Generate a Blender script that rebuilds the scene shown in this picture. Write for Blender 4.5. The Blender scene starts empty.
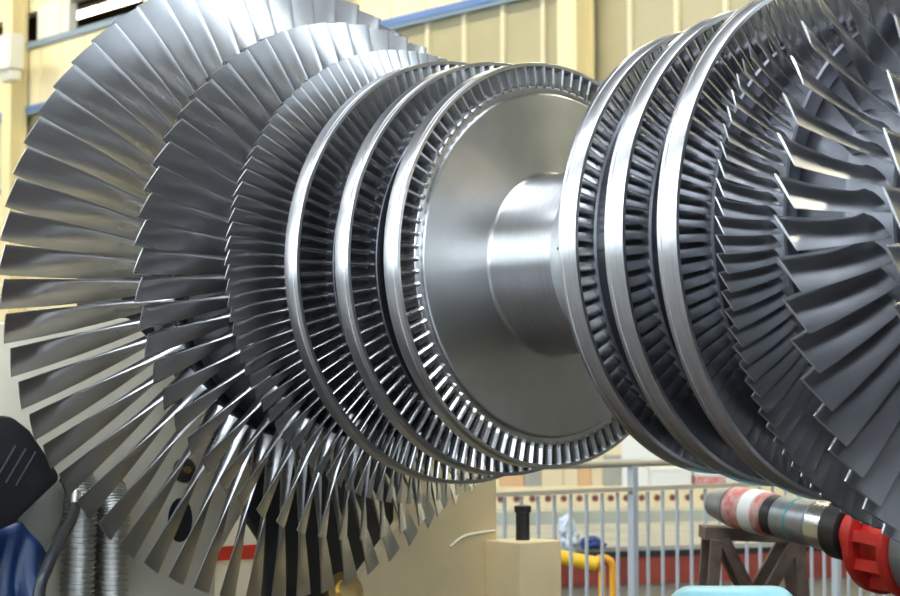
import bpy, bmesh, math, random
import numpy as np
from mathutils import Vector, Matrix
from mathutils.bvhtree import BVHTree
random.seed(7)
PI = math.pi
R = math.radians
sc = bpy.context.scene
C = sc.collection

# ---------------------------------------------------------------- camera
S = 0.72            # metres per rotor unit (first wheel radius = 1 unit)
H = 2.1             # height of the rotor axis above the floor
YAW, PITCH = 0.84952, 0.05794
CAM = Vector((6.1364 * S, -6.5338 * S, H - 0.7043 * S))
FPX = 1894.87
FWD = Vector((-math.sin(YAW) * math.cos(PITCH), math.cos(YAW) * math.cos(PITCH), math.sin(PITCH)))
RGT = Vector((math.cos(YAW), math.sin(YAW), 0))
UPV = RGT.cross(FWD)
cd = bpy.data.cameras.new('camera')
cam = bpy.data.objects.new('camera', cd)
C.objects.link(cam)
cam.matrix_world = Matrix(((RGT.x, UPV.x, -FWD.x, CAM.x), (RGT.y, UPV.y, -FWD.y, CAM.y), (RGT.z, UPV.z, -FWD.z, CAM.z), (0, 0, 0, 1)))
cd.sensor_width = 36.0
cd.lens = FPX * 36.0 / 900.0
cd.clip_end = 200
cd.dof.use_dof = True
cd.dof.focus_distance = 6.1
cd.dof.aperture_fstop = 5.0
sc.camera = cam

# ---------------------------------------------------------------- world and exposure
w = bpy.data.worlds.new('world')
sc.world = w
w.use_nodes = True
w.node_tree.nodes['Background'].inputs[0].default_value = (0.75, 0.87, 1.0, 1)
w.node_tree.nodes['Background'].inputs[1].default_value = 1.0
sc.view_settings.view_transform = 'Standard'
sc.view_settings.look = 'None'
sc.view_settings.exposure = 0.18
sc.view_settings.gamma = 1.0
sc.view_settings.use_curve_mapping = False
sc.cycles.use_denoising = True
sc.cycles.max_bounces = 8
sc.cycles.diffuse_bounces = 4
sc.cycles.glossy_bounces = 5
sc.cycles.caustics_reflective = False
sc.cycles.caustics_refractive = False
WINDOW_LIGHT = 4.0
SKYLIGHT = 9.0


# ---------------------------------------------------------------- pixel helpers: a pixel gives a ray, the plane gives the distance
def ray(px, py):
    return (FWD + RGT * ((px - 450) / FPX) + UPV * ((298 - py) / FPX)).normalized()


def on_x(px, py, x):
    d = ray(px, py)
    return CAM + d * ((x - CAM.x) / d.x)


def on_floor(px, py, z=0.0):
    d = ray(px, py)
    return CAM + d * ((z - CAM.z) / d.z)


def at_depth(px, py, dep):
    d = ray(px, py)
    return CAM + d * (dep / d.dot(FWD))


# ---------------------------------------------------------------- materials
M = {}


def mat(name, col, rough=0.5, metal=0.0, noise=0.0, nscale=8.0, bump=0.0, bscale=60.0, spec=0.5, aniso=0.0, emit=None, estr=0.0, stretch=None, col2=None, coat=0.0):
    m = bpy.data.materials.new(name)
    m.use_nodes = True
    nt = m.node_tree
    b = nt.nodes['Principled BSDF']
    b.inputs['Base Color'].default_value = (*col, 1)
    b.inputs['Roughness'].default_value = rough
    b.inputs['Metallic'].default_value = metal
    b.inputs['Specular IOR Level'].default_value = spec
    b.inputs['Coat Weight'].default_value = coat
    tc = nt.nodes.new('ShaderNodeTexCoord')
    src = tc.outputs['Object']
    if stretch:
        mp = nt.nodes.new('ShaderNodeMapping')
        mp.inputs['Scale'].default_value = stretch
        nt.links.new(src, mp.inputs[0])
        src = mp.outputs[0]
    if noise > 0:
        n = nt.nodes.new('ShaderNodeTexNoise')
        n.inputs['Scale'].default_value = nscale
        n.inputs['Detail'].default_value = 5
        nt.links.new(src, n.inputs['Vector'])
        mx = nt.nodes.new('ShaderNodeMix')
        mx.data_type = 'RGBA'
        c2 = col2 or tuple(c * (1 - noise) for c in col)
        mx.inputs[6].default_value = (*col, 1)
        mx.inputs[7].default_value = (*c2, 1)
        rp = nt.nodes.new('ShaderNodeValToRGB')
        rp.color_ramp.elements[0].position = 0.42
        rp.color_ramp.elements[1].position = 0.68
        nt.links.new(n.outputs['Fac'], rp.inputs[0])
        nt.links.new(rp.outputs[0], mx.inputs[0])
        nt.links.new(mx.outputs[2], b.inputs['Base Color'])
        mr = nt.nodes.new('ShaderNodeMapRange')
        mr.inputs[3].default_value = rough * 0.85
        mr.inputs[4].default_value = min(1, rough * 1.2)
        nt.links.new(n.outputs['Fac'], mr.inputs[0])
        nt.links.new(mr.outputs[0], b.inputs['Roughness'])
    if bump > 0:
        n2 = nt.nodes.new('ShaderNodeTexNoise')
        n2.inputs['Scale'].default_value = bscale
        n2.inputs['Detail'].default_value = 4
        nt.links.new(src, n2.inputs['Vector'])
        bp = nt.nodes.new('ShaderNodeBump')
        bp.inputs['Strength'].default_value = bump
        bp.inputs['Distance'].default_value = 0.004
        nt.links.new(n2.outputs['Fac'], bp.inputs['Height'])
        nt.links.new(bp.outputs[0], b.inputs['Normal'])
    if aniso > 0:
        tg = nt.nodes.new('ShaderNodeTangent')
        tg.direction_type = 'RADIAL'
        tg.axis = 'X'
        b.inputs['Anisotropic'].default_value = aniso
        b.inputs['Anisotropic Rotation'].default_value = 0.25
        nt.links.new(tg.outputs[0], b.inputs['Tangent'])
    if emit:
        b.inputs['Emission Color'].default_value = (*emit, 1)
        b.inputs['Emission Strength'].default_value = estr
    M[name] = m
    return m


mat('turned_steel', (0.62, 0.62, 0.62), 0.30, 1.0, noise=0.12, nscale=6, aniso=0.75, bump=0.05, bscale=30, stretch=(30, 1, 1))
mat('band_steel', (0.66, 0.66, 0.67), 0.30, 1.0, noise=0.15, nscale=5, aniso=0.5, stretch=(25, 2, 2))
mat('collar_steel', (0.76, 0.77, 0.77), 0.42, 1.0, noise=0.1, nscale=12)
mat('blade_steel', (0.56, 0.56, 0.57), 0.235, 1.0, noise=0.22, nscale=9, stretch=(1, 1, 0.35))
mat('long_blade_steel', (0.56, 0.56, 0.57), 0.28, 1.0, noise=0.18, nscale=5, stretch=(1, 1, 0.5))
mat('shaded_hub_steel', (0.17, 0.175, 0.195), 0.36, 1.0, noise=0.2, nscale=10)  # steel darkened to stand in for the shade between blade rows
mat('cream_wall', (0.86, 0.77, 0.50), 0.7, noise=0.05, nscale=1.2)
mat('cream_panel', (0.88, 0.79, 0.53), 0.6, noise=0.06, nscale=0.8)
mat('column_yellow', (0.86, 0.75, 0.44), 0.6)
mat('blue_steel', (0.12, 0.22, 0.50), 0.5)
mat('blue_grey', (0.22, 0.30, 0.40), 0.5)
mat('pane', (0.47, 0.42, 0.26), 0.25, noise=0.12, nscale=0.6)
mat('mullion', (0.72, 0.66, 0.46), 0.6)
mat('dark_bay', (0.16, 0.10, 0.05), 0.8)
mat('concrete', (0.10, 0.095, 0.085), 0.55, noise=0.25, nscale=0.7, bump=0.1, bscale=8)
mat('dark_green', (0.06, 0.065, 0.055), 0.6)
mat('grey_floor', (0.28, 0.30, 0.32), 0.25, noise=0.12, nscale=1.5)
mat('dark_reflection_floor', (0.036, 0.026, 0.018), 0.5, noise=0.3, nscale=2)  # invented dark tone for the rotor steel to reflect from below
mat('ceiling', (0.12, 0.11, 0.095), 0.8)
mat('daylight', (0.8, 0.9, 1.0), 0.5, emit=(0.80, 0.90, 1.0), estr=WINDOW_LIGHT)
mat('skylight', (0.8, 0.9, 1.0), 0.5, emit=(0.86, 0.93, 1.0), estr=SKYLIGHT)
mat('fill_lamp_tube', (1, 1, 1), 0.5, emit=(1.0, 0.92, 0.70), estr=46.0)  # glow of the added fill lamps over the back wall
mat('strip_tube', (1, 1, 1), 0.5, emit=(1.0, 0.95, 0.8), estr=6.0)
mat('white_paint', (0.78, 0.77, 0.70), 0.5)
mat('pedestal_paint', (0.78, 0.63, 0.36), 0.45, noise=0.10, nscale=3, bump=0.05, bscale=20)
mat('pale_paint', (0.82, 0.76, 0.60), 0.45, noise=0.08, nscale=4)
mat('black_metal', (0.015, 0.015, 0.017), 0.45, noise=0.3, nscale=6)
mat('black_rubber', (0.02, 0.022, 0.028), 0.4)
mat('dark_iron', (0.06, 0.055, 0.05), 0.5, metal=0.3, noise=0.3, nscale=12)
mat('blue_sheet', (0.005, 0.024, 0.09), 0.4, noise=0.35, nscale=7, bump=0.6, bscale=9)
mat('hose_metal', (0.62, 0.61, 0.57), 0.40, 1.0, noise=0.12, nscale=14)
mat('brass', (0.72, 0.52, 0.22), 0.28, 1.0)
mat('rail_paint', (0.40, 0.43, 0.45), 0.45)
mat('rail_tan', (0.50, 0.45, 0.34), 0.5)
mat('red_paint', (0.30, 0.05, 0.03), 0.55, noise=0.3, nscale=5)
mat('bright_red', (0.62, 0.03, 0.02), 0.4, noise=0.2, nscale=14)
mat('pink_red', (0.60, 0.17, 0.14), 0.5, noise=0.5, nscale=22, col2=(0.62, 0.50, 0.46))
mat('bed_grey', (0.40, 0.39, 0.33), 0.5, noise=0.2, nscale=2)
mat('bed_green', (0.46, 0.48, 0.38), 0.5, noise=0.15, nscale=2)
mat('yellow_paint', (0.85, 0.50, 0.02), 0.4)
mat('orange_paint', (0.80, 0.36, 0.02), 0.4)
mat('plastic_bag', (0.62, 0.68, 0.74), 0.25, noise=0.3, nscale=9, bump=0.5, bscale=14)
mat('navy_cloth', (0.03, 0.06, 0.22), 0.7)
mat('rust', (0.16, 0.115, 0.09), 0.7, noise=0.4, nscale=9, col2=(0.10, 0.055, 0.035))
mat('grey_drum', (0.30, 0.32, 0.33), 0.35, 0.6, noise=0.25, nscale=10)
mat('silver', (0.70, 0.72, 0.72), 0.25, 1.0)
mat('teal_paint', (0.10, 0.28, 0.30), 0.4)
mat('pale_blue', (0.28, 0.62, 0.72), 0.35)
mat('board_cream', (0.75, 0.62, 0.40), 0.6)
mat('board_white', (0.80, 0.80, 0.74), 0.6)
mat('board_orange', (0.72, 0.44, 0.22), 0.6)
mat('hole_red', (0.16, 0.05, 0.04), 0.7)


# ---------------------------------------------------------------- object helpers
def mesh_obj(name, verts, faces, m, parent=None, smooth=None):
    me = bpy.data.meshes.new(name)
    me.from_pydata([tuple(v) for v in verts], [], faces)
    me.materials.append(M[m])
    if smooth is not None:
        for p in me.polygons:
            p.use_smooth = True
        me.set_sharp_from_angle(angle=R(smooth))
    o = bpy.data.objects.new(name, me)
    C.objects.link(o)
    if parent:
        o.parent = parent
    return o


def bm_obj(name, bm, m, parent=None, smooth=None):
    bmesh.ops.recalc_face_normals(bm, faces=bm.faces)
    me = bpy.data.meshes.new(name)
    bm.to_mesh(me)
    bm.free()
    me.materials.append(M[m])
    if smooth is not None:
        for p in me.polygons:
            p.use_smooth = True
        me.set_sharp_from_angle(angle=R(smooth))
    o = bpy.data.objects.new(name, me)
    C.objects.link(o)
    if parent:
        o.parent = parent
    return o


def empty(name, loc=(0, 0, 0)):
    o = bpy.data.objects.new(name, None)
    C.objects.link(o)
    o.location = loc
    o.empty_display_size = 0.1
    return o


def tag(o, label=None, cat=None, group=None, kind=None):
    if label: o['label'] = label
    if cat: o['category'] = cat
    if group: o['group'] = group
    if kind: o['kind'] = kind
    return o


def box(name, lo, hi, m, parent=None, bevel=0.0, off=(0, 0, 0)):
    bm = bmesh.new()
    bmesh.ops.create_cube(bm, size=1)
    for v in bm.verts:
        v.co = Vector([lo[i] + (v.co[i] + 0.5) * (hi[i] - lo[i]) - off[i] for i in range(3)])
    if bevel:
        bmesh.ops.bevel(bm, geom=bm.edges[:], offset=bevel, segments=2, affect='EDGES', profile=0.5)
    return bm_obj(name, bm, m, parent)


def obox(name, a, b, width, z0, z1, m, parent=None, bevel=0.0):
    """box whose front bottom edge runs a -> b on the ground, going back by width"""
    a = Vector((a[0], a[1], 0)); b = Vector((b[0], b[1], 0))
    d = (b - a).normalized(); n = Vector((-d.y, d.x, 0))
    if n.dot(a - Vector((CAM.x, CAM.y, 0))) < 0: n = -n
    bm = bmesh.new()
    vs = [bm.verts.new(p + Vector((0, 0, z))) for z in (z0, z1) for p in (a, b, b + n * width, a + n * width)]
    for f in ((0, 1, 2, 3), (4, 5, 6, 7), (0, 1, 5, 4), (1, 2, 6, 5), (2, 3, 7, 6), (3, 0, 4, 7)):
        bm.faces.new([vs[i] for i in f])
    if bevel:
        bmesh.ops.bevel(bm, geom=bm.edges[:], offset=bevel, segments=2, affect='EDGES', profile=0.5)
    return bm_obj(name, bm, m, parent)


def slab(name, yz, x0, x1, m, parent=None, bevel=0.0):
    """polygon in the YZ plane extruded from x0 to x1"""
    bm = bmesh.new()
    a = [bm.verts.new((x0, y, z)) for y, z in yz]
    b = [bm.verts.new((x1, y, z)) for y, z in yz]
    n = len(yz)
    bm.faces.new(a); bm.faces.new(b[::-1])
    for i in range(n):
        bm.faces.new((a[i], a[(i + 1) % n], b[(i + 1) % n], b[i]))
    if bevel:
        bmesh.ops.recalc_face_normals(bm, faces=bm.faces)
        bmesh.ops.bevel(bm, geom=bm.edges[:], offset=bevel, segments=2, affect='EDGES', profile=0.5)
    return bm_obj(name, bm, m, parent, smooth=30 if bevel else None)


def sweep(name, pts, rad, m, parent=None, seg=12, ring=None, cyc=False):
    """tube along a polyline; rad a number or list"""
    P = [Vector(p) for p in pts]
    n = len(P)
    verts, faces = [], []
    up = Vector((0.13, 0.21, 0.97)).normalized()
    for i, p in enumerate(P):
        t = (P[min(i + 1, n - 1)] - P[max(i - 1, 0)]).normalized()
        u = up - t * up.dot(t)
        if u.length < 1e-3: u = Vector((1, 0, 0)) - t * t.x
        u.normalize(); up = u
        v = t.cross(u)
        r = rad[i] if isinstance(rad, (list, tuple)) else rad
        for k in range(seg):
            a = 2 * PI * k / seg
            verts.append(p + u * (r * math.cos(a)) + v * (r * math.sin(a)))
    for i in range(n - 1):
        for k in range(seg):
            faces.append((i * seg + k, i * seg + (k + 1) % seg, (i + 1) * seg + (k + 1) % seg, (i + 1) * seg + k))
    faces.append(tuple(range(seg))[::-1])
    faces.append(tuple((n - 1) * seg + k for k in range(seg)))
    return mesh_obj(name, verts, faces, m, parent, smooth=50)


def lathe(name, prof, m, parent=None, seg=96, origin=(0, 0, 0), axis=(1, 0, 0), smooth=28, closed=False):
    """prof: list of (distance along axis, radius)"""
    ax = Vector(axis).normalized()
    u = Vector((0, 0, 1)) - ax * ax.z
    u.normalize()
    v = ax.cross(u)
    O = Vector(origin)
    verts, faces = [], []
    n = len(prof)
    for d, r in prof:
        for k in range(seg):
            a = 2 * PI * k / seg
            verts.append(O + ax * d + (u * math.cos(a) + v * math.sin(a)) * r)
    rng = n if closed else n - 1
    for i in range(rng):
        j = (i + 1) % n
        for k in range(seg):
            k2 = (k + 1) % seg
            faces.append((i * seg + k, j * seg + k, j * seg + k2, i * seg + k2))
    if not closed:
        faces.append(tuple(range(seg)))
        faces.append(tuple((n - 1) * seg + k for k in range(seg))[::-1])
    bm = bmesh.new()
    vs = [bm.verts.new(p) for p in verts]
    for f in faces:
        bm.faces.new([vs[i] for i in f])
    return bm_obj(name, bm, m, parent, smooth=smooth)


def bez(pts, n=24):
    """Catmull-Rom through points"""
    P = [Vector(p) for p in pts]
    P = [P[0] * 2 - P[1]] + P + [P[-1] * 2 - P[-2]]
    out = []
    for i in range(1, len(P) - 2):
        for k in range(n):
            t = k / n
            a, b, c, d = P[i - 1], P[i], P[i + 1], P[i + 2]
            out.append(0.5 * ((2 * b) + (c - a) * t + (2 * a - 5 * b + 4 * c - d) * t * t + (3 * b - a - 3 * c + d) * t ** 3))
    out.append(P[-2])
    return out


# ================================================================ THE HALL
XW0, XW1, YB, YF, ZC = -46.0, 26.0, 16.0, -17.0, 15.0
tag(box('floor', (XW0, YF, -0.3), (XW1, YB + 6, 0), 'concrete'), kind='structure')
tag(box('added_dark_floor', (-7.0, -12, 0.0), (3.0, 4.6, 0.004), 'dark_reflection_floor'), kind='structure')  # unseen dark patch added so the blades above reflect a dark floor
tag(box('added_light_floor', (3.02, -14, 0.0), (24, 3.0, 0.004), 'grey_floor'), kind='structure')  # unseen lighter patch added to brighten reflections in the upper long blades
tag(box('ceiling', (XW0, YF, ZC), (XW1, YB + 6, ZC + 0.3), 'ceiling'), kind='structure')
tag(box('wall_left', (XW0 - 0.3, YF, 0), (XW0, YB + 6, ZC), 'cream_wall'), kind='structure')
tag(box('wall_right', (XW1, YF, 0), (XW1 + 0.3, YB + 6, 2.5), 'dark_green'), kind='structure')

# back wall: solid bands, with an open strip to a dark side bay near the top
Z_SILL, Z_BEAM, Z_RAIL, Z_OPEN = 6.57, 8.15, 9.62, 10.45
wb = tag(empty('wall_back', (0, YB, 0)), kind='structure')


def wbox(name, lo, hi, m, **k):
    return box(name, lo, hi, m, wb, off=(0, YB, 0), **k)


wbox('lower_wall', (XW0, YB, 0), (XW1, YB + 0.3, Z_SILL - 0.12), 'cream_wall')
wbox('window_backing', (XW0, YB + 0.2, Z_SILL - 0.12), (XW1, YB + 0.3, Z_BEAM), 'mullion')
wbox('panel_backing', (XW0, YB + 0.15, Z_BEAM), (XW1, YB + 0.3, Z_RAIL), 'mullion')
wbox('upper_wall', (XW0, YB + 0.12, Z_OPEN), (XW1, YB + 0.3, ZC), 'mullion')
wbox('sill_beam', (XW0, YB - 0.05, Z_SILL - 0.12), (XW1, YB + 0.2, Z_SILL), 'blue_grey')
wbox('crane_beam', (XW0, YB - 0.06, Z_BEAM + 0.05), (XW1, YB + 0.15, Z_BEAM + 0.17), 'blue_steel')
wbox('crane_beam_lip', (XW0, YB - 0.04, Z_BEAM - 0.02), (XW1, YB + 0.15, Z_BEAM + 0.05), 'blue_grey')
wbox('opening_rail', (XW0, YB - 0.05, Z_RAIL), (XW1, YB + 0.3, Z_RAIL + 0.14), 'blue_grey')
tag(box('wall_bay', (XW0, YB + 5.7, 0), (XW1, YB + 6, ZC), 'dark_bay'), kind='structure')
PW = 0.94
wbox('added_dark_band', (-6.0, YB - 0.04, 0), (XW1, YB, 5.6), 'dark_green')  # unseen dark band added to darken reflections in disc and lower blades
ux0 = -16.03
pm = None
for i in range(-24, 6):                       # cladding panels and the glazing, one by one
    x0 = ux0 + i * PW
    for (za, zb, nm, m, dy) in ((Z_BEAM + 0.17, Z_RAIL, 'wall_panel', 'cream_panel', 0.03), (Z_OPEN, Z_OPEN + 3.0, 'wall_panel', 'cream_panel', 0.03)):
        wbox(nm, (x0 + 0.012, YB + dy, za), (x0 + PW - 0.012, YB + 0.15, zb), m, bevel=0.008)

wn = tag(empty('window_1', (0, YB, 0)), kind='structure')
for i in range(-24, 6):
    x0 = ux0 + i * PW
    box('pane', (x0 + 0.045, YB + 0.12, Z_SILL), (x0 + PW - 0.045, YB + 0.16, Z_BEAM - 0.02), 'pane', wn, off=(0, YB, 0))
    box('mullion', (x0 - 0.045, YB + 0.06, Z_SILL), (x0 + 0.045, YB + 0.2, Z_BEAM - 0.02), 'mullion', wn, off=(0, YB, 0))
for k, X in enumerate((-33.65, -27.8, -22.0, -15.95, -10.2)):
    c = tag(empty('trim_%d' % (k + 1), (X, YB, 0)), kind='structure')
    for nm, lo, hi in (('column_web', (-0.10, -0.36, 0), (0.10, -0.02, ZC)), ('column_flange', (-0.20, -0.42, 0), (0.20, -0.36, ZC)), ('column_flange', (-0.20, -0.08, 0), (0.20, -0.02, ZC))):
        box(nm, lo, hi, 'column_yellow', c)

# strip lamp in the side bay, seen through the opening
lp = on_x(105, 9, -1)   # direction only
d = ray(104, 10)
lpos = CAM + d * ((YB + 2.2 - CAM.y) / d.y)
lamp = tag(empty('strip_lamp', lpos), 'long lit strip lamp hanging behind the opening of the back wall', 'lamp')
box('housing', (-1.5, -0.16, 0.10), (1.5, 0.16, 0.2), 'white_paint', lamp)
for s in (-1, 1):
    sweep('tube', [(-1.4, s * 0.09, 0.05), (-0.06, s * 0.09, 0.05)], 0.045, 'strip_tube', lamp)
    sweep('tube', [(0.06, s * 0.09, 0.05), (1.4, s * 0.09, 0.05)], 0.045, 'strip_tube', lamp)
    sweep('hanger', [(s * 1.2, 0, 0.2), (s * 1.2, 0, ZC - lpos.z)], 0.02, 'dark_iron', lamp)

# white unit on the leftmost column and boards in the opening
d = ray(13, 60); q = CAM + d * ((YB - 0.75 - CAM.y) / d.y)
u_ = tag(empty('wall_unit', q), 'white box unit fixed to the yellow column at the upper left corner', 'wall unit')
box('body', (-0.42, -0.3, -0.25), (0.38, 0.07, 0.52), 'white_paint', u_, bevel=0.03)
slab('nose', [(-0.25, -0.25), (0.05, -0.25), (0.05, -0.48), (-0.15, -0.48)], -0.25, 0.3, 'white_paint', u_, bevel=0.015)
d = ray(54, 22); q = CAM + d * ((YB + 0.02 - CAM.y) / d.y); q.z = Z_RAIL + 0.14 + 0.4
box_ = tag(empty('duct_box', q), 'pale box panel standing in the dark opening high on the wall', 'box')
box('body', (-0.75, 0, -0.4), (0.25, 0.25, 0.4), 'white_paint', box_, bevel=0.02)
box('end_panel', (0.27, 0.02, -0.4), (0.6, 0.24, 0.38), 'board_white', box_, bevel=0.02)

for i in range(8):  # row of unseen fill lamps added to brighten the back wall
    x0 = XW0 + 3 + i * 6.4
    lo = tag(empty('trim_%d' % (10 + i), (x0, 11.5, 12.6)), kind='structure')
    box('fill_lamp_housing', (0, -0.35, 0.08), (3.6, 0.35, 0.2), 'white_paint', lo)
    box('fill_lamp_tube', (0.05, -0.3, 0.0), (3.55, 0.3, 0.08), 'fill_lamp_tube', lo)
    sweep('fill_lamp_hanger', [(1.8, 0, 0.2), (1.8, 0, ZC - 12.6)], 0.03, 'dark_iron', lo)

# daylight: tall window band in the near wall, skylights in the roof
wf = tag(empty('wall_front', (0, YF, 0)), kind='structure')
box('lower_wall', (XW0, -0.3, 0), (XW1, 0, 2.5), 'dark_green', wf)
box('upper_wall', (XW0, -0.3, 12.5), (XW1, 0, ZC), 'cream_wall', wf)
wn2 = tag(empty('window_2', (0, YF, 0)), kind='structure')
for i in range(12):
    x0 = XW0 + i * 6.0
    box('pier', (x0 - 0.6, -0.3, 2.5), (x0 + 0.6, 0, 12.5), 'cream_wall', wf)
    for j in range(2):
        box('pane', (x0 + 0.65 + j * 2.4, -0.2, 2.55), (x0 + 0.65 + j * 2.4 + 2.3, -0.15, 12.45), 'daylight', wn2)
wr = tag(empty('window_4', (XW1, 0, 0)), kind='structure')
for i in range(6):
    y0 = YF + i * 4.0
    box('pier', (0, y0 - 0.4, 2.5), (0.3, y0 + 0.4, 12.0), 'dark_green', wr)
    box('pane', (0.1, y0 + 0.4, 2.5), (0.15, y0 + 3.6, 12.0), 'daylight', wr)
box('pier', (0, YF + 23.6, 2.5), (0.3, YB + 6, 12.0), 'dark_green', wr)
box('header', (0, YF, 12.0), (0.3, YB + 6, ZC), 'dark_green', wr)
wn3 = tag(empty('window_3', (0, 0, ZC)), kind='structure')
for i in range(6):
    x0 = XW0 + 3 + i * 7.6
    box('roof_pane', (x0, -12.0, -0.06), (x0 + 5.6, -8.6, -0.02), 'skylight', wn3)
for j in range(3):
    box('roof_pane', (-1.5, -7.0 + j * 3.2, -0.06), (7.0, -4.2 + j * 3.2, -0.02), 'skylight', wn3)

# ================================================================ THE ROTOR
ROOT = 0.885
DRUM = 0.80
# tip radius, TE plane, blade count, root (chord, stagger, camber, thickness), tip (...), band x0,x1 or None, reference angle of a tip
STAGES = [
    dict(rt=1.0, te=0.618, n=94, root=(0.108, 31, 0.17, 0.34), tip=(0.110, 32, 0.16, 0.33), band=(0.524, 0.624), ph=1.0),
    dict(rt=1.045, te=0.927, n=97, root=(0.108, 31, 0.17, 0.33), tip=(0.114, 35, 0.14, 0.26), band=(0.8336, 0.9333), ph=0.3),
    dict(rt=1.0957, te=1.258, n=108, root=(0.106, 31, 0.17, 0.28), tip=(0.116, 40, 0.11, 0.15), band=(1.1651, 1.2648), ph=1.7),
    dict(rt=1.2108, te=1.605, n=108, root=(0.125, 18, 0.21, 0.22), tip=(0.090, 60, 0.02, 0.06), band=None, ph=3.5),
    dict(rt=1.4266, te=2.10, n=62, root=(0.19, 15, 0.21, 0.21), tip=(0.155, 55, 0.02, 0.05), band=None, ph=4.0),
    dict(rt=1.8071, te=2.80, n=63, root=(0.22, 8, 0.22, 0.21), tip=(0.168, 67, 0.01, 0.035), band=None, ph=4.5),
]


def section(c, beta, h, th, n):
    b = R(beta)
    u = np.array((math.cos(b), math.sin(b))); ns = np.array((math.sin(b), -math.cos(b)))
    s = 0.5 * (1 - np.cos(np.linspace(0, PI, n)))
    half = th * (1.22 * s ** 0.40 * (1 - s) ** 0.9) * 1.0 + 0.004 * 0.5
    half *= 0.5 * 2
    pk = 0.27
    cam_ = np.where(s < pk, h / pk ** 2 * (2 * pk * s - s * s), h / (1 - pk) ** 2 * (1 - 2 * pk + 2 * pk * s - s * s))
    up = (s[:, None] * u + (cam_ + half)[:, None] * ns) * c
    dn = (s[:, None] * u + (cam_ - half)[:, None] * ns) * c
    pts = np.vstack([up, dn[::-1][1:-1] if half[0] < 1e-6 else dn[::-1]])
    te = u * c
    pts[:, 0] -= te[0]
    pts[:, 1] -= te[1] * 0.5
    return pts


def blade_data(st, sgn):
    big = st['band'] is None
    n, K = (9, 9) if big else (7, 4)
    r0, r1 = ROOT - 0.012, st['rt'] - (0.012 if not big else 0)
    fr = [0.0, 0.10 if not big else 0.04] + list(np.linspace(0.16 if big else 0.3, 1.0, K - 2))
    V, F = [], []
    for i, f in enumerate(fr):
        r = r0 + (r1 - r0) * f
        g = f ** 0.9
        gs = (f, f, f ** 0.55, f ** 0.7) if big else (f,) * 4
        q = [a + (b - a) * e for a, b, e in zip(st['root'], st['tip'], gs)]
        p = section(*q, n)
        if i == 0:                                  # fillet flare
            cen = p.mean(0)
            dvec = p - cen
            L = np.linalg.norm(dvec, axis=1)[:, None] + 1e-9
            p = p + dvec / L * (0.012 if big else 0.006)
        for a, t in p:
            # local frame: radial +Z, tangential t along -Y; keep the radius true
            y = -t
            z = math.sqrt(max(r * r - y * y, 1e-6))
            V.append((sgn * (st['te'] + a) * S, y * S, z * S))
    m = len(p)
    for i in range(len(fr) - 1):
        for k in range(m):
            F.append((i * m + k, i * m + (k + 1) % m, (i + 1) * m + (k + 1) % m, (i + 1) * m + k))
    F.append(tuple((len(fr) - 1) * m + k for k in range(m)))
    if sgn < 0:
        F = [f[::-1] for f in F]
    return np.array(V), F


rotor = tag(empty('turbine_rotor', (0, 0, H)), 'large bladed steel steam turbine rotor with mirrored rows of blades on one shaft', 'turbine rotor')


def ULP(p): return [(a * S, b * S) for a, b in p]


# one forged body: shaft ends, drums, the bare waist between the two first wheels
half_prof = [(0.494, 0.4416), (0.502, 0.4431), (0.5085, 0.4475), (0.513, 0.4540), (0.5145, 0.4616), (0.5145, 0.836), (0.5165, 0.843), (0.5205, 0.848), (0.527, 0.8505), (0.56, 0.8505)]
left = []
for x, r in half_prof: left.append((-x, r))
for st in STAGES:
    w0 = st['te'] - st['root'][0] * math.cos(R(st['root'][1]))
    if st is not STAGES[0]:
        left += [(-(w0 - 0.055), DRUM + 0.01), (-(w0 - 0.05), DRUM + 0.04), (-(w0 - 0.04), DRUM + 0.04), (-(w0 - 0.035), DRUM)]
    left += [(-(st['te'] + 0.0), DRUM), (-(st['te'] + 0.03), DRUM)]
left += [(-2.86, DRUM - 0.02), (-2.88, 0.62), (-2.95, 0.45), (-3.05, 0.40), (-3.3, 0.38), (-3.32, 0.34), (-4.35, 0.34), (-4.37, 0.32)]
right = [(-x, r) for x, r in left]
mid_r = [(-0.30, 0.4416), (0.17, 0.4416), (0.175, 0.446), (0.44, 0.446)]
# on the right the waist ends in a slightly raised collar
right = [(0.49, 0.446)] + right[3:]
prof = left[::-1] + mid_r + right
k = len(half_prof)
ends = left[-8:]
core = [(x, r) for x, r in left if x <= -0.54][:-7]
mid_prof = left[:k][::-1] + mid_r + right[:k + 1]
lathe('shaft', ULP(mid_prof), 'turned_steel', rotor, seg=160, smooth=24)
for sg in (-1, 1):
    dr = [(0.561, 0.79)] + [(-x, r) for x, r in left[k:-7]]
    lathe('drum', ULP([(sg * x, r) for x, r in dr]), 'shaded_hub_steel', rotor, seg=144, smooth=24)
    lathe('shaft_end', ULP([(sg * -x, r) for x, r in left[-8:]]), 'turned_steel', rotor, seg=96, smooth=24)
coll = lathe('collar', ULP([(-0.090, 0.4405), (-0.086, 0.450), (-0.080, 0.453), (0.488, 0.453), (0.49, 0.4405)]), 'collar_steel', rotor, seg=128)
for T in (3, -32, -67, 38, 73):
    a = R(T)
    lathe('balance_hole', ULP([(0, 0.007), (0.012, 0.007)]), 'black_metal', coll, seg=12,
          origin=(-0.03 * S, -math.cos(a) * 0.4425 * S, math.sin(a) * 0.4425 * S), axis=(0, -math.cos(a), math.sin(a)))

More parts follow.
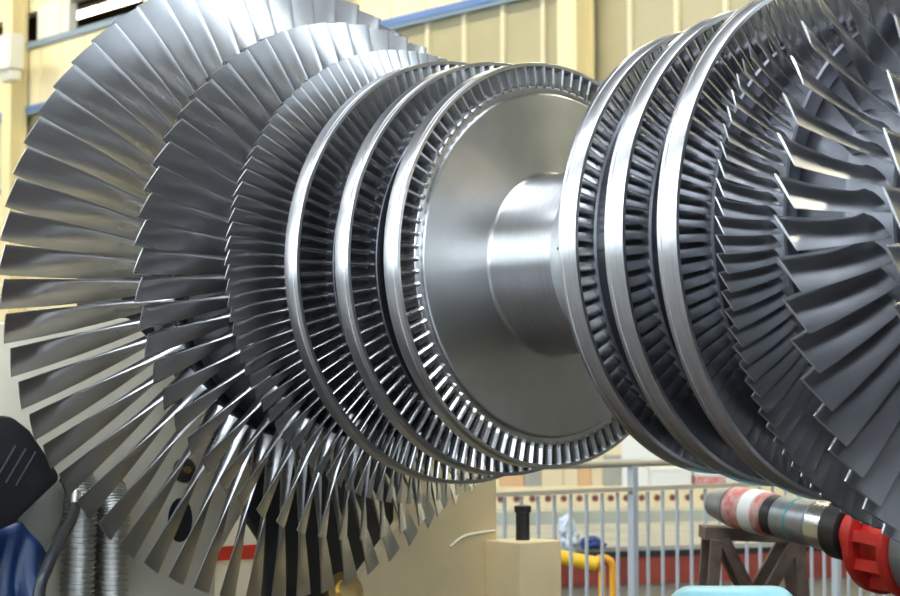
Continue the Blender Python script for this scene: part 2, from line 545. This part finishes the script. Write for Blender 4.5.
wheels = {}
allblades = []            # (stage, sign, index, verts world-local, faces)
polyV, polyF, owner = [], [], []
meshes = {}
for sgn in (-1, 1):
    for si, st in enumerate(STAGES):
        w0 = st['te'] - st['root'][0] * math.cos(R(st['root'][1]))
        x0, x1 = w0 - 0.018, st['te'] + 0.02
        if si == 0: x0 = 0.536
        if st['band']: x1 = st['band'][1] + 0.004
        if sgn < 0:
            px = [(-a, b) for a, b in ((x0, ROOT - 0.004), (x0 + 0.004, ROOT), (x1 - 0.008, ROOT), (x1, ROOT - 0.008), (x1, DRUM + 0.02), (x1 - 0.012, DRUM - 0.01), (x0 + 0.012, DRUM - 0.01), (x0, DRUM + 0.02))]
        else:
            px = [(a, b) for a, b in ((x0, ROOT - 0.004), (x0 + 0.004, ROOT), (x1 - 0.008, ROOT), (x1, ROOT - 0.008), (x1, DRUM + 0.02), (x1 - 0.012, DRUM - 0.01), (x0 + 0.012, DRUM - 0.01), (x0, DRUM + 0.02))]
        wh = lathe('wheel_disc', ULP(px), 'turned_steel' if si == 0 and sgn < 0 else 'shaded_hub_steel', rotor, seg=144, closed=True)  # all but the left first wheel take the steel with painted shade
        wheels[(sgn, si)] = wh
        if st['band']:
            b0, b1 = st['band']; rt = st['rt']
            pr = [(b0, rt - 0.018), (b0, rt - 0.002), (b0 + 0.003, rt), (b0 + 0.020, rt), (b0 + 0.022, rt - 0.003), (b0 + 0.030, rt - 0.003), (b0 + 0.032, rt), (b1 - 0.003, rt), (b1, rt - 0.002), (b1, rt - 0.018)]
            lathe('shroud_ring', ULP([(sgn * a, b) for a, b in pr]), 'band_steel', wh, seg=192, closed=True, smooth=40)
            vv = []
            for a in (b0, b1):
                for rr in (rt,):
                    pass
        V, F = blade_data(st, sgn)
        me = bpy.data.meshes.new('blade')
        me.from_pydata([tuple(v) for v in V], [], F)
        me.materials.append(M['blade_steel' if st['band'] else 'long_blade_steel'])
        for p in me.polygons: p.use_smooth = True
        me.set_sharp_from_angle(angle=R(48))
        meshes[(sgn, si)] = me
        pitch = 360.0 / st['n']
        # angle T measured from the camera side (-Y) upwards; LE tip offset in angle
        off = math.degrees(0.5 * st['tip'][0] * math.sin(R(st['tip'][1])) / st['rt']) if not st['band'] else 0
        for i in range(st['n']):
            T = st['ph'] - off + i * pitch
            ph = R(T - 90)        # rotation about X carries +Z to -Y for positive angles: T=90 is up
            ang = -ph
            ca, sa = math.cos(ang), math.sin(ang)
            W = np.stack([V[:, 0], V[:, 1] * ca - V[:, 2] * sa, V[:, 1] * sa + V[:, 2] * ca], 1)
            allblades.append((si, sgn, ang, W, F))

# which 300 blades show largest: count sample points that the camera can see, times their size
bv, bf = [], []
for k, (si, sgn, ang, W, F) in enumerate(allblades):
    base = len(bv)
    bv += W.tolist()
    bf += [tuple(base + j for j in f) for f in F]
nb = len(bf)
for o in C.objects:
    if o.type == 'MESH' and o.name.split('.')[0] in ('shaft', 'drum', 'wheel_disc', 'shroud_ring'):
        base = len(bv)
        bv += [tuple(v.co) for v in o.data.vertices]
        bf += [tuple(base + j for j in p.vertices) for p in o.data.polygons]
tree = BVHTree.FromPolygons(bv, bf)
camL = CAM - Vector((0, 0, H))
score = []
fi = 0
for k, (si, sgn, ang, W, F) in enumerate(allblades):
    tot = 0.0
    for f in F[:-1]:
        P = [Vector(W[j]) for j in f]
        c = (P[0] + P[1] + P[2] + P[3]) / 4
        nrm = (P[2] - P[0]).cross(P[3] - P[1]) * 0.5
        v = camL - c
        dist = v.length
        q = -v
        dep = q.dot(FWD)
        ix, iy = 450 + FPX * q.dot(RGT) / dep, 298 - FPX * q.dot(UPV) / dep
        if not (0 < ix < 900 and 0 < iy < 596): continue
        proj = nrm.dot(v) / dist
        if proj <= 0: continue
        hit = tree.ray_cast(camL, (c - camL).normalized(), dist - 0.004)
        if hit[0] is None: tot += proj / (dist * dist)
    score.append(tot)
order = sorted(range(len(allblades)), key=lambda k: -score[k])
keep = set(order[:300])
jv, jf = [], []
for k, (si, sgn, ang, W, F) in enumerate(allblades):
    if k in keep:
        b = bpy.data.objects.new('blade', meshes[(sgn, si)])
        C.objects.link(b)
        b.parent = wheels[(sgn, si)]
        b.rotation_euler = (ang, 0, 0)
    else:
        base = len(jv)
        jv += W.tolist()
        jf += [tuple(base + j for j in f) for f in F]
rest = mesh_obj('blade_rows', jv, jf, 'blade_steel', rotor, smooth=48)
tag(rest, kind='stuff')

# ================================================================ BEARING PEDESTAL BEHIND THE LEFT END
XP = -2.48


def yz(px, py, x=XP):
    p = on_x(px, py, x)
    return (p.y, p.z)


ped = tag(empty('bearing_pedestal', (XP - 0.3, 0, 0)), 'cream painted bearing pedestal carrying the left end of the rotor', 'pedestal')


def pslab(name, pts, x0, x1, m, parent=ped, bevel=0.012):
    o = slab(name, pts, x0 - (XP - 0.3), x1 - (XP - 0.3), m, parent, bevel)
    return o


a = yz(-75, 325); b = yz(130, 318); c = yz(250, 500); d_ = yz(216, 560)
lp_ = pslab('near_pillar', [(a[0], 0), (d_[0], 0), d_, c, (c[0], c[1] + 0.25), b, a], XP, XP - 0.45, 'pale_paint')
e = yz(402, 405); f_ = yz(400, 522); g = yz(345, 597); h_ = yz(497, 405)
pslab('far_pillar', [(g[0] - 0.35, 0), g, f_, e, h_, (h_[0], 0)], XP, XP - 0.45, 'pedestal_paint')
pslab('base_block', [(a[0] - 0.15, 0), (h_[0] + 0.2, 0), (h_[0] + 0.2, 0.35), (a[0] - 0.15, 0.35)], XP - 0.02, XP - 0.43, 'pedestal_paint')
lathe('bearing_housing', [(0, 0.30), (0.01, 0.46), (0.38, 0.46), (0.39, 0.3)], 'black_metal', ped, seg=48, origin=(-0.12, 0, H))
# dark carriage between the pillars
k1 = yz(262, 440); k2 = yz(405, 430); k3 = yz(403, 520); k4 = yz(346, 600); k5 = yz(272, 545); k6 = yz(250, 510)
pslab('roller_carriage', [k6, k1, k2, k3, k4, (k4[0] - 0.2, k4[1] - 0.3), (k5[0], k4[1] - 0.3), k5], XP - 0.05, XP - 0.11, 'black_metal')
# dark inclined rod of the carriage
# holes and bosses in the near pillar
c1 = on_x(183, 470, XP)
lathe('boss', [(-0.02, 0.052), (0.02, 0.052), (0.024, 0.034)], 'dark_iron', ped, seg=24, origin=Vector((0.3, c1.y, c1.z)))
lathe('boss_pin', [(0.0, 0.017), (0.04, 0.017)], 'brass', ped, seg=16, origin=Vector((0.3, c1.y, c1.z)))
hc = on_x(180, 520, XP)
bm = bmesh.new()
ring = []
for k in range(20):
    t = 2 * PI * k / 20
    ring.append((hc.y + 0.062 * math.cos(t), hc.z + 0.095 * math.sin(t)))
bm.free()
slab('slot_plug', ring, 0.302, 0.29, 'black_metal', ped)
# adjusting block with a black bolt
q1 = on_x(520, 543, XP + 0.25); q2 = on_x(562, 540, XP + 0.25)
blk = slab('adjusting_block', [(q1.y, 0), (q2.y, 0), (q2.y, q2.z), (q1.y, q2.z)], 0.3 + 0.25, 0.3 - 0.02, 'pedestal_paint', ped, bevel=0.012)
bc = on_x(527, 536, XP + 0.15)
bolt = lathe('bolt', [(0, 0.034), (0.135, 0.034), (0.136, 0.042), (0.165, 0.042), (0.169, 0.034)], 'black_metal', blk, seg=16, origin=(0.3 + 0.12, bc.y, q2.z), axis=(0.001, 0, 1))
w1 = on_x(450, 547, XP); w2 = on_x(494, 531, XP)
sweep('weld_ledge', bez([(0.298, w1.y, w1.z), (0.30, w1.y + (w2.y - w1.y) * 0.35, w1.z + (w2.z - w1.z) * 0.75), (0.30, w2.y, w2.z)], 8), 0.008, 'pale_paint', ped)
# brass fitting low in the gap
bf_ = on_x(343, 592, XP + 0.2)
lathe('brass_fitting', [(-0.12, 0.05), (0.0, 0.05), (0.004, 0.085), (0.03, 0.085), (0.034, 0.05), (0.06, 0.045), (0.061, 0.02)], 'brass', ped, seg=32, origin=(0.3 + 0.2, bf_.y, bf_.z), axis=(1, -0.25, 0.35))

XQ = -3.35
b0 = on_x(190, 500, XQ); b1 = on_x(300, 640, XQ)
bb = tag(empty('barrier_board', (XQ, (b0.y + b1.y) / 2, 0)), 'white barrier board with a red stripe behind the pedestal opening', 'barrier board')
zb0 = on_x(240, 545, XQ).z; zb1 = on_x(240, 559, XQ).z
hw = (b1.y - b0.y) / 2
box('panel', (-0.02, -hw, 0.05), (0.02, hw, b0.z), 'board_white', bb, bevel=0.004)
box('red_stripe', (0.02, -hw, zb1), (0.026, hw, zb0), 'bright_red', bb)
for sg in (-1, 1):
    box('foot', (-0.25, sg * hw * 0.7 - 0.03, 0), (0.25, sg * hw * 0.7 + 0.03, 0.05), 'dark_iron', bb)

# ================================================================ NEAR LEFT CLUTTER
XB = XP + 0.14
bx_ = tag(empty('drive_cover', (XB, on_x(10, 470, XB).y, 0)), 'black rounded drive cover beside the pedestal at the left edge', 'cover')
O = bx_.location


def cslab(name, px, x0, x1, m, parent, bevel, org):
    pts = [yz(p[0], p[1], x1) for p in px]
    return slab(name, [(y - org[1], z - org[2]) for y, z in pts], x0 - org[0], x1 - org[0], m, parent, bevel)


cov = cslab('cover', [(-60, 414), (14, 416), (32, 430), (61, 474), (60, 482), (2, 537), (-60, 560)], XB - 0.1, XB + 0.22, 'black_metal', bx_, 0.025, O)
for k in range(3):
    A = on_x(-4 + k * 10, 480 + k * 3, XB + 0.222); B = on_x(16 + k * 10, 446 + k * 3, XB + 0.222)
    sweep('rib', [A - O, B - O], 0.006, 'black_rubber', cov)
p0 = on_x(0, 520, XB)
box('stand', (-0.08, p0.y - O.y - 0.35, 0), (0.1, p0.y - O.y - 0.1, on_x(-40, 520, XB).z), 'black_metal', bx_)
br = tag(empty('bracket_plate', (XP + 0.06, on_x(50, 520, XP).y, 0)), 'plain grey bracket plate between the black cover and the steel hoses', 'bracket')
cslab('plate', [(18, 518), (58, 478), (66, 492), (62, 520), (44, 553), (40, 640), (22, 640)], XP + 0.02, XP + 0.10, 'bed_grey', br, 0.006, br.location)
box('foot', (-0.06, -0.14, 0), (0.06, 0.06, on_x(40, 630, XP).z), 'bed_grey', br)

# crumpled blue sheet, hanging to the floor
XS = XP + 0.44
n1, n2 = 22, 34
tp = [on_x(-40, 545, XS), on_x(17, 521, XS), on_x(45, 553, XS)]
verts, faces = [], []
rs = random.Random(3)
for j in range(n2):
    f = j / (n2 - 1)
    for i in range(n1):
        s = i / (n1 - 1)
        top = tp[0].lerp(tp[1], s * 1.7) if s < 1 / 1.7 else tp[1].lerp(tp[2], (s - 1 / 1.7) / (1 - 1 / 1.7))
        z = top.z * (1 - f)
        x = XS + min(1, 0.12 + 3 * f) * (0.05 * math.sin(9 * s + 2 * f) + 0.03 * math.sin(23 * s + 7 * f + 1) + 0.02 * math.sin(17 * f + 5 * s)) + 0.10 * f
        y = top.y + 0.015 * math.sin(14 * f + 3 * s)
        verts.append((x, y, z))
for j in range(n2 - 1):
    for i in range(n1 - 1):
        faces.append((j * n1 + i, j * n1 + i + 1, (j + 1) * n1 + i + 1, (j + 1) * n1 + i))
sh = mesh_obj('blue_sheet', verts, faces, 'blue_sheet', None, smooth=60)
md = sh.modifiers.new('thick', 'SOLIDIFY'); md.thickness = 0.006
tag(sh, 'crumpled blue plastic sheet hanging at the lower left corner', 'plastic sheet')


# corrugated steel hoses
def hose(px_top, py_top, px_bot, lab):
    XH = XP + 0.11
    a = on_x(px_top, py_top, XH); b = on_x(px_bot, 596, XH)
    dy = (b.y - a.y) / (a.z - b.z)
    top = Vector((XH, a.y - 0.0, a.z + 0.05))
    pts, rad = [], []
    z = top.z
    k = 0
    path = bez([(XH - 0.05, top.y + 0.01, top.z + 0.08), (XH, top.y, top.z), (XH, b.y, b.z), (XH + 0.02, b.y + dy * b.z * 0.4, b.z * 0.5), (XH + 0.05, b.y + dy * b.z * 0.5, 0.0)], 110)
    for k, p in enumerate(path):
        pts.append(p); rad.append(0.065 + 0.0035 * (1.5 if (k // 3) % 2 else -1.5))
    o = empty('steel_hose', (path[-1].x, path[-1].y, 0))
    L = o.location
    sweep('corrugated_tube', [p - L for p in pts], rad, 'hose_metal', o, seg=18)
    sweep('end_collar', [path[0] - L, path[14] - L], 0.071, 'dark_iron', o, seg=18)
    return tag(o, lab, 'hose', 'steel hoses')


hose(80, 512, 77, 'corrugated steel hose standing nearer the black cable')
hose(113, 522, 111, 'corrugated steel hose standing nearer the pedestal pillar')
XC = XP + 0.27
cb = empty('black_cable', (on_x(30, 596, XC).x, on_x(30, 596, XC).y, 0))
L = cb.location
pc = [on_x(76, 500, XC - 0.06), on_x(72, 518, XC + 0.04), on_x(60, 540, XC + 0.17), on_x(47, 568, XC + 0.29), on_x(38, 602, XC + 0.35)]
XC += 0.35
pc += [Vector((XC + 0.02, pc[-1].y - 0.03, pc[-1].z * 0.5)), Vector((XC + 0.05, pc[-1].y - 0.02, 0.02))]
path = bez(pc, 14)
sweep('cable', [p - L for p in path], 0.023, 'black_rubber', cb, seg=12)
sweep('connector', [path[0] - L + Vector((0, 0, 0.03)), path[6] - L], 0.02, 'hose_metal', cb, seg=12)
tag(cb, 'thick black cable curving down in front of the steel hoses', 'cable')

# ================================================================ RAILING
XR = -4.0
rl = tag(empty('railing', (XR, 4.28, 0)), 'grey steel safety railing with thin vertical bars behind the rotor', 'railing')
zt = on_x(634, 463, XR).z; zm = on_x(634, 489, XR).z
BAY = on_x(836, 530, XR).y - on_x(633, 530, XR).y
rl.location.y = on_x(633, 530, XR).y
for k in range(-1, 4):
    box('post', (-0.028, k * BAY - 0.024, 0), (0.028, k * BAY + 0.024, zt - 0.02), 'rail_paint', rl, bevel=0.006)
sweep('top_rail', [(0, -2.4, zt), (0, 6.6, zt)], 0.026, 'rail_tan', rl)
box('middle_rail', (-0.02, -2.4, zm - 0.014), (0.02, 6.6, zm + 0.014), 'rail_tan', rl)
box('bottom_rail', (-0.02, -2.4, 0.08), (0.02, 6.6, 0.12), 'rail_tan', rl)
bar = None
for k in range(-16, 46):
    if k % 15 == 0: continue
    if bar is None:
        bar = sweep('baluster', [(0, 0, 0.12), (0, 0, zm - 0.02)], 0.0125, 'rail_paint', rl, seg=8)
        o = bar
    else:
        o = bar.copy(); C.objects.link(o); o.parent = rl
    o.location = (0, k * BAY / 15, 0)

# ================================================================ FLOOR BEHIND THE RAILING
A = on_floor(470, 590); B = on_floor(930, 574)
bed = tag(empty('machine_bed', ((A + B) / 2)), 'long low red steel bed with a grey top behind the railing', 'machine bed')
L = bed.location
top_z = 0.30
bo = obox('body', A, B, 3.2, 0.0, top_z, 'red_paint'); bo.parent = bed; bo.matrix_parent_inverse = Matrix.Translation(-L)
dirb = (B - A).normalized()
lipo = obox('dark_lip', A - dirb * 0.02 - dirb.cross(Vector((0, 0, 1))) * -0.02, B, 0.05, top_z - 0.05, top_z, 'black_metal'); lipo.parent = bed; lipo.matrix_parent_inverse = Matrix.Translation(-L)
to = obox('top_plate', A - dirb * 0.05 - Vector((0, 0, 0)), B, 3.25, top_z, top_z + 0.04, 'bed_grey'); to.parent = bed; to.matrix_parent_inverse = Matrix.Translation(-L)
A2 = on_floor(480, 550); B2 = on_floor(830, 545)
bed2 = tag(empty('clamping_table', (A2 + B2) / 2), 'pale green clamping table with a row of dark holes near the back wall', 'table')
L2 = bed2.location
t1 = obox('body', A2, B2, 1.0, 0.0, 0.42, 'bed_green'); t1.parent = bed2; t1.matrix_parent_inverse = Matrix.Translation(-L2)
nb_ = (B2 - A2).normalized().cross(Vector((0, 0, -1)))
if nb_.dot(FWD) < 0: nb_ = -nb_
dB = (B2 - A2).normalized()
t2 = obox('back_beam', A2 + nb_ * 0.75, B2 + nb_ * 0.75, 0.25, 0.42, 0.66, 'board_cream'); t2.parent = bed2; t2.matrix_parent_inverse = Matrix.Translation(-L2)
for k in range(int(((B2 - A2).length - 0.8) / 0.19)):
    p = A2 + dB * (1.1 + 0.30 * k) + nb_ * (-0.002)
    ho = lathe('hole', [(0, 0.04), (0.004, 0.04)], 'hole_red', bed2, seg=14, origin=(A2 - L2) + dB * (0.4 + 0.19 * k) + nb_ * 0.747 + Vector((0, 0, 0.53)), axis=-nb_ + Vector((0, 0, 0.001)))

# stacked boards leaning against the back wall
def wall_pt(px, py, y):
    d = ray(px, py)
    return CAM + d * ((y - CAM.y) / d.y)


cols = ['board_cream', 'board_orange', 'board_white', 'board_cream', 'board_cream', 'board_orange', 'board_white']
names = ['cream', 'orange', 'white', 'sand coloured', 'pale yellow', 'light orange', 'off-white']
xa = 498
for k, wpx in enumerate((26, 17, 22, 15, 13, 12, 18, 40, 34, 36)):
    p = wall_pt(xa, 470, YB - 0.5); q = wall_pt(xa + wpx, 470, YB - 0.5)
    top = wall_pt(xa + wpx / 2, 455 if k < 7 else 438, YB - 0.5).z
    cname = ['board_orange', 'bed_grey', 'board_cream', 'board_cream', 'board_orange', 'board_cream', 'bed_grey', 'board_white', 'bed_green', 'board_white'][k]
    o = empty('board_stack', (p.x, YB - 0.5, 0))
    ww = q.x - p.x
    box('board', (0.01, 0, 0), (ww - 0.01, 0.09, top), cname, o, bevel=0.006)
    box('board', (0.03, 0.11, 0), (ww - 0.04, 0.2, top - 0.06), cname, o, bevel=0.006)
    xa += wpx
    lab = ['orange-brown boards leaning on the back wall right of the adjusting block',
           'narrow grey boards beside the orange-brown boards on the back wall',
           'wide cream boards leaning on the back wall above the railing',
           'narrower cream boards right of the wide cream ones',
           'slim orange boards between the cream boards on the back wall',
           'slim cream boards right of the slim orange ones',
           'grey boards ending the row left of the thick railing post',
           'broad white sheet standing behind the thick railing post',
           'broad greenish sheet standing next to the white sheet',
           'white sheet standing farthest right behind the railing'][k]
    tag(o, lab, 'boards', 'boards on the back wall')

for (pa, pb, py, hh, m_, lab) in ((652, 692, 529, 0.75, 'board_white', 'white crate on the floor behind the thick railing post'), (697, 727, 530, 0.70, 'pink_red', 'pale red crate standing next to the white crate behind the railing')):
    p = on_floor(pa, py); q = on_floor(pb, py)
    c_ = tag(empty('crate', (p + q) / 2), lab, 'crate', 'crates behind the railing')
    ob = obox('body', p, q, 0.5, 0, hh, m_, None, bevel=0.02); ob.parent = c_; ob.matrix_parent_inverse = Matrix.Translation(-c_.location)
    ob = obox('lid', p - (q - p) * 0.03, q + (q - p) * 0.03, 0.53, hh, hh + 0.06, 'board_white', None, bevel=0.01); ob.parent = c_; ob.matrix_parent_inverse = Matrix.Translation(-c_.location)

# yellow tubular guard
dg = 13.6
yg = empty('yellow_guard', (at_depth(585, 596, dg).x, at_depth(585, 596, dg).y, 0))
L = yg.location
g0, g1, g2 = at_depth(556, 556, dg), at_depth(575, 560, dg), at_depth(597, 564, dg)
sweep('top_tube', [p - L for p in bez([g0, g1, g2], 6)], 0.052, 'yellow_paint', yg, seg=14)
for (pxa, pxb, dd) in ((590, 601, 0.0), (597, 612, 0.25)):
    a = at_depth(pxa, 561 - dd * 10, dg + dd); b = at_depth(pxb, 563 - dd * 10, dg + dd)
    c = at_depth(pxb + 1, 575, dg + dd)
    sweep('hoop', [p - L for p in bez([a, a.lerp(b, 0.6) + Vector((0, 0, 0.01)), b - Vector((0, 0, 0.02)), c, Vector((c.x, c.y, 0.0))], 8)], 0.026, 'orange_paint', yg, seg=12)
p = g0 - L
sweep('leg', [p, Vector((p.x, p.y, 0))], 0.03, 'yellow_paint', yg, seg=12)
tag(yg, 'yellow and orange tubular guard behind the railing beside the cream block', 'guard')


def blob(name, loc, rad, m, seed, amp=0.3, parent=None):
    bm = bmesh.new()
    bmesh.ops.create_icosphere(bm, subdivisions=4, radius=1)
    from mathutils import noise as nz
    for v in bm.verts:
        k = 1 + amp * nz.noise(v.co * 1.7 + Vector((seed, 0, 0))) + amp * 0.5 * nz.noise(v.co * 4.5 + Vector((0, seed, 0)))
        v.co = Vector((v.co.x * rad[0] * k, v.co.y * rad[1] * k, v.co.z * rad[2] * k)) + Vector(loc)
    return bm_obj(name, bm, m, parent, smooth=70)


bp_ = at_depth(571, 537, 16.5)
bag = tag(empty('plastic_bag', bp_ - Vector((0, 0, 0.2))), 'crumpled clear plastic bag lying on the red machine bed', 'bag')
bag.location.z = 0.34
blob('bag_body', (0, 0, 0.10), (0.07, 0.09, 0.10), 'plastic_bag', 2.0, 0.5, bag)
blob('bag_neck', (-0.02, -0.03, 0.22), (0.06, 0.08, 0.10), 'plastic_bag', 5.0, 0.5, bag)
nv = at_depth(592, 549, 16.9)
o = blob('work_cloth', (0, 0, 0.05), (0.10, 0.13, 0.06), 'navy_cloth', 9.0, 0.4)
o.location = (nv.x, nv.y, 0.34)
tag(o, 'bundled navy blue work cloth on the red machine bed', 'cloth')

# ================================================================ RUSTY TRESTLE WITH COUPLING SHAFT
D0 = 9.4
st_c = at_depth(752, 530, D0)
tr = tag(empty('trestle', (st_c.x, st_c.y, 0)), 'rusty steel trestle with crossed legs under the red and grey shaft unit', 'trestle')
L = tr.location
hz = at_depth(750, 528, D0).z
left_ = at_depth(703, 530, D0); right_ = at_depth(801, 530, D0)
dirx = (right_ - left_); dirx.z = 0; dirx.normalize()
diry = Vector((-dirx.y, dirx.x, 0))


def bar_(name, a, b, w_, h_, m, parent):
    a, b = Vector(a), Vector(b)
    t = (b - a).normalized()
    u = t.cross(diry).normalized() if abs(t.dot(diry)) < 0.95 else t.cross(Vector((0, 0, 1))).normalized()
    v = t.cross(u).normalized()
    bm = bmesh.new()
    vs = [bm.verts.new(p + u * (su * w_ / 2) + v * (sv * h_ / 2)) for p in (a, b) for su, sv in ((-1, -1), (1, -1), (1, 1), (-1, 1))]
    for f in ((0, 1, 2, 3), (4, 5, 6, 7), (0, 1, 5, 4), (1, 2, 6, 5), (2, 3, 7, 6), (3, 0, 4, 7)):
        bm.faces.new([vs[i] for i in f])
    return bm_obj(name, bm, m, parent)


def tp_(px, py, off=0.0):
    return at_depth(px, py, D0) + diry * off - L


bar_('top_beam', tp_(702, 532), tp_(802, 536), 0.06, 0.26, 'rust', tr)
for off in (-0.16, 0.16):
    z0 = 0.02
    for (pa, pb) in (((712, 538), (704, 640)), ((720, 538), (780, 660)), ((790, 540), (722, 660)), ((793, 540), (801, 640))):
        a_ = tp_(*pa, off); b_ = tp_(*pb, off)
        t = (z0 - a_.z) / (b_.z - a_.z)
        foot = a_ + (b_ - a_) * t
        if pa[0] in (720, 790): foot = Vector((a_.x + (b_.x - a_.x) * 1.0, a_.y + (b_.y - a_.y) * 1.0, z0)) if False else foot
        # keep the spread of the feet moderate
        k = min(1.0, 0.75 / max(0.01, math.hypot(foot.x - a_.x, foot.y - a_.y)))
        foot = Vector((a_.x + (foot.x - a_.x) * k, a_.y + (foot.y - a_.y) * k, z0))
        bar_('leg', a_, foot, 0.055, 0.05, 'rust', tr)

# the shaft unit lying on it, coming nearer towards the right
PA = at_depth(716, 503, D0); PB = at_depth(897, 541, 8.35)
axu = (PB - PA)
LU = axu.length
axu.normalize()
un = tag(empty('coupling_shaft', PA), 'red and grey coupling shaft with a large red flange lying on the rusty trestle', 'coupling shaft')


def part(name, f0, f1, r0, r1, m, extra=None, parent=un, seg=40):
    a = f0 * LU; b = f1 * LU
    pr = [(a, r0 * 0.9), (a + 0.008, r0), (b - 0.008, r1), (b, r1 * 0.9)]
    return lathe(name, pr, m, parent, seg=seg, origin=(0, 0, 0), axis=axu)


part('end_cap', -0.01, 0.12, 0.07, 0.10, 'grey_drum')
part('red_sleeve', 0.12, 0.34, 0.102, 0.102, 'pink_red')
part('white_collar', 0.22, 0.30, 0.107, 0.107, 'board_white')
part('black_seal', 0.34, 0.40, 0.098, 0.098, 'black_metal')
part('grey_drum', 0.40, 0.60, 0.104, 0.108, 'grey_drum')
part('teal_stripe', 0.48, 0.505, 0.1085, 0.1085, 'teal_paint')
part('silver_ring', 0.60, 0.70, 0.112, 0.112, 'silver')
part('black_disc', 0.70, 0.80, 0.135, 0.14, 'black_metal')
part('red_hub', 0.80, 0.92, 0.12, 0.125, 'bright_red')
fl = part('red_flange', 0.92, 0.965, 0.245, 0.245, 'bright_red', seg=56)
part('flange_rim', 0.965, 1.09, 0.19, 0.19, 'bright_red', seg=56)
part('back_flange', 1.09, 1.13, 0.245, 0.245, 'bright_red', seg=56)
part('grey_motor', 1.13, 1.9, 0.22, 0.24, 'grey_drum', seg=56)
uu = Vector((0, 0, 1)) - axu * axu.z
uu.normalize(); vv = axu.cross(uu)
for k in range(10):
    a = 2 * PI * k / 10 + 0.2
    c = axu * (0.965 * LU) + (uu * math.cos(a) + vv * math.sin(a)) * 0.205
    e_ = axu * (1.09 * LU) + (uu * math.cos(a) + vv * math.sin(a)) * 0.2
    bar_('rib', c, e_, 0.05, 0.05, 'bright_red', un)
# support under the motor end
mpos = axu * (1.5 * LU)
box('motor_foot', (mpos.x - 0.12, mpos.y - 0.12, -PA.z), (mpos.x + 0.12, mpos.y + 0.12, mpos.z - 0.15), 'dark_iron', un)

# pale blue tank in front, only its top shows
dt = 7.6
ta = at_depth(690, 596, dt); tb = at_depth(775, 605, dt)
ta.z = at_depth(700, 586, dt).z - 0.22; tb.z = ta.z
ax_t = (tb - ta); LT = ax_t.length; ax_t.normalize()
tk = tag(empty('pale_blue_tank', (ta.x, ta.y, 0)), 'pale blue cylindrical tank whose rounded top shows at the bottom edge', 'tank')
pr = []
for k in range(9):
    a = k / 8 * PI / 2
    pr.append((-0.12 * math.cos(a) + 0.0, 0.02 + 0.20 * math.sin(a)))
pr += [(LT + 0.12 * math.sin(k / 8 * PI / 2), 0.02 + 0.20 * math.cos(k / 8 * PI / 2)) for k in range(9)]
lathe('shell', pr, 'pale_blue', tk, seg=64, origin=(0, 0, ta.z), axis=ax_t, smooth=40)
for f in (0.2, 0.8):
    c = ax_t * (LT * f)
    box('saddle', (c.x - 0.2, c.y - 0.2, 0), (c.x + 0.2, c.y + 0.2, ta.z - 0.17), 'dark_iron', tk)
